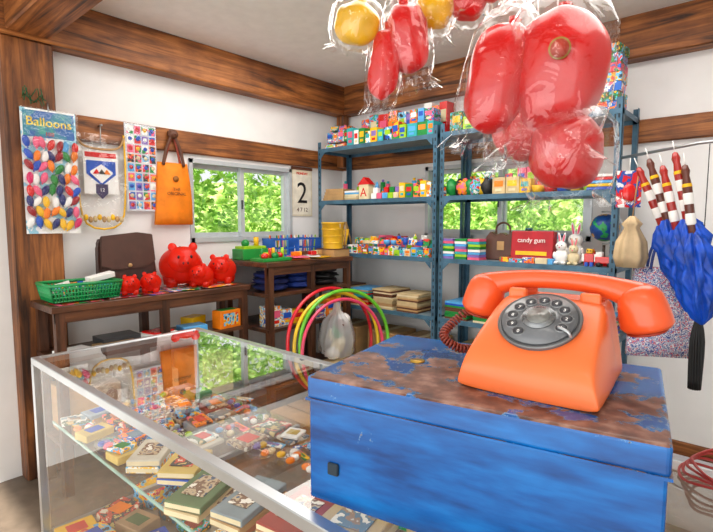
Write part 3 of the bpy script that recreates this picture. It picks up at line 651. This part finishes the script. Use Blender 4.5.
MPR=[printed([(210,204,190),(150,120,90),(90,120,140),(230,226,214)],26,seed=2.2),printed([(226,220,200),(200,80,60),(60,60,64),(210,190,120)],30,seed=4.1),printed([(150,170,180),(236,234,226),(90,110,80),(206,180,120)],22,seed=6.3),printed([(236,232,220),(120,90,70),(190,170,140),(70,90,120)],36,seed=1.3)]
def flat(b,x,y,w,d,h,m,r,z=.772,lab=None):
    b.box((x,y,z+h/2),(w,d,h),m,rot=(0,0,r),bev=.002,seg=1)
    if lab: b.box((x,y,z+h+.0006),(w*.6,d*.5,.0012),lab,rot=(0,0,r))
def bagged(b,x,y,w,d,r,z=.772):
    """header-card toy bag: printed card strip, small toys, film pillow"""
    T=TR((x,y,z))@Matrix.Rotation(r,4,'Z'); O=b.M; b.M=T
    b.box((0,d*.38,.006),(w,d*.24,.003),random.choice(PR+PV)); b.box((0,d*.38,.008),(w*.6,d*.1,.001),random.choice(SOL))
    for i in range(5): b.sph((random.uniform(-.35,.35)*w,random.uniform(-.4,.2)*d,.010),(.012,.014,.009),random.choice(SOL),seg=8)
    b.sph((0,-d*.1,.011),(w*.5,d*.42,.013),poly,seg=16,cap=6); b.M=O
b=B('showcase_merchandise')
x=-1.78
while x<-.15:
    y=.57
    while y<1.05:
        w=random.uniform(.06,.10); d=random.uniform(.07,.11); lo=(x>-1.35 and y<.8)
        if not lo or random.random()<.3:
            if random.random()<.35: bagged(b,x,y,w,d,random.uniform(-.4,.4)+random.choice((0,pi/2)))
            else:
                h=random.uniform(.006,.026); m=random.choice(PR[:6]+MPR*3+MUT+[white,cream,kraft,green]); flat(b,x+random.uniform(-.015,.015),y,w,d,h,m,random.uniform(-.25,.25),lab=random.choice(SOL[:4]+MUT+MPR+MPR))
                if random.random()<.5: flat(b,x,y,w*.85,d*.8,.01,random.choice(PR[:5]+MPR*2+[white]),random.uniform(-.4,.4),z=.773+h,lab=random.choice(SOL[:5]+MUT))
        y+=d+.008
    x+=.095
b.done()
b=B('book_stack')
for (x,y,w,d,n,ms,r) in [(-1.02,.60,.10,.16,2,[kraft,MUT[6]],.35),(-.90,.65,.09,.17,2,[tan,MUT[1]],.2),(-1.17,.64,.1,.13,2,[blue,MUT[5]],.6),(-.77,.69,.11,.17,2,[tan,MUT[8]],.1),(-.66,.76,.14,.19,2,[cream,kraft],.15),(-1.30,.61,.09,.13,2,[PR[1],MUT[0]],.7)]:
    for k in range(n): b.box((x,y,.773+.010+.02*k),(w,d,.018),ms[k%len(ms)],rot=(0,0,r+.06*k),bev=.002,seg=1); b.box((x,y,.773+.010+.02*k),(w-.006,d+.001,.011),cream,rot=(0,0,r+.06*k))
    b.box((x,y,.773+.02*n+.0006),(w*.6,d*.55,.0014),random.choice(MPR),rot=(0,0,r+.06*(n-1)))
b.done()
b=B('showcase_merchandise') 
x=-1.76
while x<.3:
    for y in (.56,.70,.84,.98):
        flat(b,x+random.uniform(-.02,.02),y,random.uniform(.08,.12),random.uniform(.08,.12),random.uniform(.02,.07),random.choice(PR[:8]+MPR*2+MUT+[yellow,white,blue]),random.uniform(-.3,.3),z=DK+.014,lab=random.choice(SOL+MUT+MPR))
    x+=.13
b.done()
# ------------------------------------------------------------------ blue steel box
RM=rusty(); ang=rad(11)
b=B('blue_metal_toolbox'); W,D=.495,.335
b.box((0,0,.083),(W-.006,D-.006,.166),RM,bev=.004); b.box((0,0,.1855),(W,D,.039),RM,bev=.006,seg=3)
b.box((0,0,.1665),(W+.003,D+.003,.004),RM)
b.box((-W/2+.05,-D/2+.001,.06),(.02,.006,.02),steeldk,bev=.002,seg=1)
b.done((-.350,.730,1.0),(0,0,ang))
# ------------------------------------------------------------------ rotary telephone
def phone():
    om=paint((238,112,52),.4,coat=.12,var=.03,scale=5); hm=paint((234,88,36),.34,coat=.25,var=.03,scale=5)
    b=B('rotary_telephone')
    S=[(-.110,.026,.192,.182),(-.1085,.036,.197,.180),(-.103,.049,.199,.177),(-.088,.064,.200,.174),(-.045,.092,.199,.170),(0,.116,.197,.163),(.018,.124,.195,.159),(.030,.127,.194,.156),(.042,.116,.193,.152),(.066,.116,.192,.152),(.078,.127,.191,.154),(.09,.125,.190,.154),(.1,.10,.188,.156),(.106,.06,.186,.160),(.107,.02,.184,.162)]
    rings=[]
    for y,h,wb,wt in S:
        p=[(-wb/2+.004,0),(-wb/2,.006),(-wb/2+(wb-wt)/2*.45,h*.5),(-wt/2-.001,h*.90),(-wt/2+.005,h*.99),(-wt*.25,h)]
        p=p+[(0,h)]+[(-x,z) for x,z in p[::-1]]
        rings.append([(x,y,z) for x,z in p])
    b.loft(rings,om,sub=2)
    for s_ in (-1,1):
        for yy in (.028,.082): b.box((s_*.055,yy,.126),(.03,.012,.022),om,bev=.005)
    sl=math.atan2(.055,.085)+.0; T=TR((0,-.038,.0965))@Matrix.Rotation(sl,4,'X')
    b.M=T; g1=paint((84,86,90),.3)
    b.lathe([(.0,.004),(.057,.004),(.058,.002),(.058,-.010)],g1,seg=48); b.lathe([(.057,.0),(.060,.005),(.0575,.007),(.054,.004)],paint((120,122,124),.3,.5),seg=48)
    b.cyl((0,0,.007),.053,.004,paint((104,106,110),.28,coat=.4),seg=48,bev=.001)
    for i in range(10):
        a=rad(-35+i*29)+.2; x,y=.0385*math.cos(a),.0385*math.sin(a)
        b.lathe([(.0092,.0088),(.0088,.0102),(.0078,.0092)],paint((150,152,154),.25,.4),c=(x,y,0),seg=20); b.cyl((x,y,.0088),.0079,.0012,paint((60,60,66),.4),seg=18); b.text(str((i+1)%10),.008,white,TR((x,y-.003,.0096)),ext=.0002)
    b.cyl((0,0,.0105),.024,.005,paint((140,142,144),.25,.7),seg=36,bev=.0015); b.cyl((0,0,.0135),.0165,.0012,paint((130,130,126),.3,.3),seg=32)
    b.tube([(.05,-.028,.004),(.047,-.026,.013),(.032,-.019,.0135)],.0022,alu,spl=4)
    b.M=Matrix()
    hz=.135; L=.121; yy=.055
    pts=[];rr=[]
    n=28
    for i in range(n+1):
        t=-1+2*i/n; pts.append((t*L*.99,yy,hz+.016-.020*abs(t)**2.4)); rr.append(.0150+.010*abs(t)**3)
    b.tube(pts,rr,hm,seg=20)
    for s_ in (-1,1):
        b.lathe([(.0,.032),(.014,.0305),(.024,.025),(.030,.015),(.033,.002),(.0355,-.018),(.036,-.028),(.032,-.034),(.0,-.035)],hm,c=(s_*L,yy-.004,hz-.014),rot=(.10,s_*-.25,0),seg=32)
        b.cyl((s_*(L+.008),yy-.007,hz-.050),.027,.003,paint((150,44,18),.5),rot=(.10,s_*-.25,0))
    for x in (-.08,.08):
        for y in (-.085,.085): b.cyl((x,y,.002),.009,.006,black,seg=12)
    P=[(-.130,.045,.10),(-.165,.03,.07),(-.176,.0,.045),(-.150,.005,.025),(-.125,.05,.018),(-.11,.10,.016)]
    P=[V(p) for p in P]; Q=[]
    for i in range(len(P)-1):
        p0=P[max(i-1,0)];p1=P[i];p2=P[i+1];p3=P[min(i+2,len(P)-1)]
        for k in range(70):
            t=k/70; Q.append(.5*((2*p1)+(p2-p0)*t+(2*p0-5*p1+4*p2-p3)*t*t+(3*p1-p0-3*p2+p3)*t**3))
    H=[]
    for i,q in enumerate(Q[:-1]):
        tg=(Q[i+1]-q).normalized(); u=tg.cross(V((.3,1,.2))).normalized(); w=tg.cross(u); a=i*.62
        H.append(q+(u*math.cos(a)+w*math.sin(a))*.0065)
    b.tube(H,.0023,paint((130,50,34),.35),seg=6)
    b.done((-.266,.752,1.205),(0,0,rad(4)))
phone()
b=B('brass_coin'); b.cyl((0,0,.001),.013,.002,paint((200,160,70),.3,.8)); b.done((-.47,.70,1.205))
b=B('red_cable_coil'); rc=paint((160,44,40),.4)
for j in range(4):
    n=40; b.tube([((.06-.006*j)*math.cos(2*pi*i/n),(.05+.004*j)*math.sin(2*pi*i/n),.004+.009*j+.004*math.sin(3*2*pi*i/n+j)) for i in range(n)],.0026,rc,seg=6,closed=True)
b.tube([(.06,0,.01),(.15,-.02,.005),(.26,.0,.004)],.0026,rc,spl=6); b.done((-.055,1.02,1.0))
# ------------------------------------------------------------------ hanging inflatable toys in bags
ballred=paint((212,8,12),.3,coat=.3,var=.06); bally=paint((240,184,6),.3,coat=.3)
def baglathe(b,c,rx,rz,rot,seed):
    prof=[(.004,1.6),(.06,1.5),(.05,1.4),(.35,1.25),(.8,1.0),(1.06,.6),(1.1,0),(1.08,-.55),(.95,-.95),(.80,-1.12),(.9,-1.26),(1.05,-1.40)]
    q=[]
    for (r,z) in prof: q.append((r*rx,z*rz))
    b.lathe(q,poly,c=c,rot=rot,seg=72,f=lambda a,t:1+(.03+.24*max(0,t-.70)/.3+.14*(t<.3))*math.sin(5*a+seed+4*t)+(.02+.14*max(0,t-.70)/.3)*math.sin(11*a+2*seed-6*t))
def balls(name,items,top):
    b=B(name)
    for i,(x,y,z,rx,rz,tx,m) in enumerate(items):
        rot=(0,tx,.5*i)
        b.sph((x,y,z),(rx,rx*.85,rz),m,rot=rot,seg=40,disp=.12,fr=1.6,cap=3.2)
        R=Euler(rot).to_matrix(); p=V((x,y,z))+R@V((0,0,rz)); b.cyl(tuple(p),.012,.03,m,r2=.02,rot=rot,seg=12)
        baglathe(b,(x,y,z),rx*1.06,rz*1.06,rot,i*1.7)
        q=V((x,y,z))+R@V((0,0,rz*1.68)); 
        if q.z<2.66: b.tube([q,(q+V(top))/2+V((0,0,.02)),V(top)],.003,white,seg=6,spl=5)
    return b
red=ballred
b=balls('inflatable_red_toys',[(-.555,1.585,1.915,.142,.185,.08,red),(-.715,1.51,1.91,.10,.172,.25,red),(-.675,1.62,1.79,.10,.135,.2,red),(-.53,1.61,1.67,.125,.115,-.15,red)],(-.62,1.56,2.67))
d=(V((0,0,1.45))-V((-.55,1.585,1.915))).normalized(); T=TR(V((-.555,1.585,1.915))+V((d.x*.158,d.y*.148,d.z*.15+.065)))@d.to_track_quat('Z','Y').to_matrix().to_4x4()
b.M=T; b.cyl((0,0,-.006),.030,.012,paint((176,140,60),.4),seg=28); b.cyl((0,0,.001),.025,.002,paint((190,60,40),.4),seg=24); b.M=Matrix(); b.done()
b=balls('inflatable_toys',[(-1.164,1.332,2.14,.082,.068,.3,bally),(-1.083,1.388,2.0,.056,.122,.12,red),(-1.027,1.447,2.09,.074,.118,-.15,red),(-.96,1.514,2.20,.07,.07,.2,bally),(-.874,1.592,2.22,.07,.06,.2,red),(-.80,1.6,2.27,.07,.07,0,red)],(-1.0,1.45,2.67)); b.done()
# ------------------------------------------------------------------ right side hanging goods
b=B('hanging_rail'); b.tube([(-.69,3.0,1.80),(-.3,2.66,1.80),(-.05,2.6,1.80)],.008,alu,seg=10); b.tube([(-.05,2.6,1.80),(-.05,2.6,2.67)],.004,alu); b.done()
def umbrella(x,y,z,rx,ry,canopy,hand,L=.66):
    b=B('folded_umbrella'); k=.72
    b.tube([(0,0,-L),(0,0,-.02)],.005,dgrey); b.lathe([(.012*k,-.30),(.024*k,-.28),(.026*k,-.05),(.018*k,.0),(.024*k,.02),(.014*k,.045),(.002,.05)],hand,seg=16)
    for q in (-.10,-.19): b.lathe([(.0255*k,q-.025),(.0275*k,q-.015),(.0275*k,q+.015),(.0255*k,q+.025)],white,seg=16)
    b.lathe([(.0245*k,-.055),(.027*k,-.045),(.0245*k,-.035)],yellow,seg=16)
    b.lathe([(.02,-.25),(.04,-.28),(.058,-.34),(.048,-.40),(.062,-.45),(.05,-.50),(.052,-.55),(.03,-L*.94),(.006,-L*.99)],canopy,seg=72,f=lambda a,t:1+.30*math.sin(7*a+9*t)+.16*math.sin(17*a-11*t))
    b.tube([(0,0,.04),(.0,0,.10)],.002,white); b.done((x,y,z),(rx,ry,0))
ub=paint((10,80,200),.4,var=.35,bump=.6); uh=paint((170,34,26),.3,coat=.4); uh2=paint((96,44,30),.35,coat=.3)
for i,(x,y,z,rx,ry,c,h) in enumerate([(-.42,2.62,1.66,.0,-.24,ub,uh),(-.48,2.66,1.70,.0,-.30,ub,uh2),(-.37,2.58,1.71,.05,-.20,ub,uh),(-.33,2.56,1.65,.0,-.14,ub,uh2),(-.53,2.72,1.67,.05,-.38,ub,uh)]): umbrella(x,y,z,rx,ry,c,h)
b=B('dark_tassel'); 
for i in range(16): a=i*.39; b.tube([(.005*math.cos(a),.005*math.sin(a),0),(.025*math.cos(a),.025*math.sin(a),-.12),(.022*math.cos(a+.3),.022*math.sin(a+.3),-.34)],.005,black,seg=5,spl=4)
b.sph((0,0,.0),.018,black); b.tube([(0,0,0),(0,0,.76)],.002,black); b.done((-.26,2.64,1.03))
b=B('toy_blister_card'); b.box((0,0,0),(.12,.006,.19),printed([(230,230,236),(30,80,170),(210,30,40),(240,240,240)],16),bev=.001,seg=1); b.sph((0,-.01,-.02),(.035,.012,.05),RED,seg=12); b.tube([(0,0,.09),(0,0,.16)],.002,white); b.done((-.615,2.86,1.62),(0,0,.5))
b=B('canvas_drawstring_bag'); b.lathe([(.01,.26),(.042,.22),(.03,.20),(.062,.13),(.07,.05),(.055,0)],paint((206,180,140),.8,bump=.3),seg=40,caps=True,f=lambda a,t:1+.12*math.sin(6*a)+.05*math.sin(13*a)); b.tube([(0,0,.25),(.02,0,.5)],.003,tan); b.done((-.575,2.78,1.22))
fl=printed([(60,80,160),(226,230,240),(50,70,150),(240,240,245),(210,90,110),(110,140,200),(236,236,240)],46)
b=B('floral_shopping_bag'); b.loft([[(-.17+.02*t,-.02,.46*t),(0,-.05*math.sin(pi*t)-.02,.46*t),(.17-.02*t,-.02,.46*t),(.165-.02*t,.03,.46*t),(-.165+.02*t,.03,.46*t)] for t in [i/8 for i in range(9)]],fl)
for y in (-.02,.03): b.tube([(-.08,y,.45),(-.06,y,.56),(0,y,.60),(.06,y,.56),(.08,y,.45)],.007,paint((60,80,150),.6),spl=5)
b.done((-.43,2.88,.76),(0,0,.5))
# ------------------------------------------------------------------ added lamp + fill lights, sun, sky
b=B('added_lamp');  # unseen tube fixture added behind the camera to brighten the room
b.slab(-.3,.9,-.35,-.05,2.61,2.67,white)
em,nt,out=newmat('added_lamp_tube'); e=N(nt,'ShaderNodeEmission'); e.inputs[1].default_value=10; e.inputs[0].default_value=(1,.96,.90,1); nt.links.new(e.outputs[0],out.inputs[0])
for y in (-.28,-.12): b.tube([(-.27,y,2.59),(.87,y,2.59)],.016,em,seg=12)
b.done()
def area(name,loc,rot,sx,sy,pw,col=(1,1,1)):
    l=bpy.data.lights.new(name,'AREA'); l.shape='RECTANGLE'; l.size=sx; l.size_y=sy; l.energy=pw; l.color=col
    o=bpy.data.objects.new(name,l); o.location=loc; o.rotation_euler=rot; bpy.context.collection.objects.link(o)
area('front_fill',(-.3,-1.55,1.3),(rad(116),0,0),4.6,1.9,60,(1,.97,.92))  # added fill over the open side behind the camera, tilted up to the ceiling
area('overhead_fill',(-1.3,2.0,2.655),(0,0,0),3.0,1.3,54,(1,.96,.90))  # added soft fill just under the ceiling, no fixture there
sl=bpy.data.lights.new('sun','SUN'); sl.energy=13; sl.angle=.02; sl.color=(1,.96,.88); so=bpy.data.objects.new('sun',sl); so.rotation_euler=(rad(38),rad(20),0); bpy.context.collection.objects.link(so)
w=bpy.data.worlds.new('sky'); SC.world=w; w.use_nodes=True; nt=w.node_tree; bg=nt.nodes['Background']; bg.inputs[1].default_value=1.05; bg.inputs[0].default_value=(.95,.98,1,1)
SC.view_settings.view_transform='Standard'; SC.view_settings.look='None'
# ------------------------------------------------------------------ camera
cam=bpy.data.cameras.new('camera'); co=bpy.data.objects.new('camera',cam); bpy.context.collection.objects.link(co)
co.location=(0,0,1.45); co.rotation_euler=(rad(84.8),0,rad(41.2)); cam.lens=24.49; cam.sensor_width=36; cam.sensor_fit='HORIZONTAL'; cam.clip_start=.02
SC.camera=co
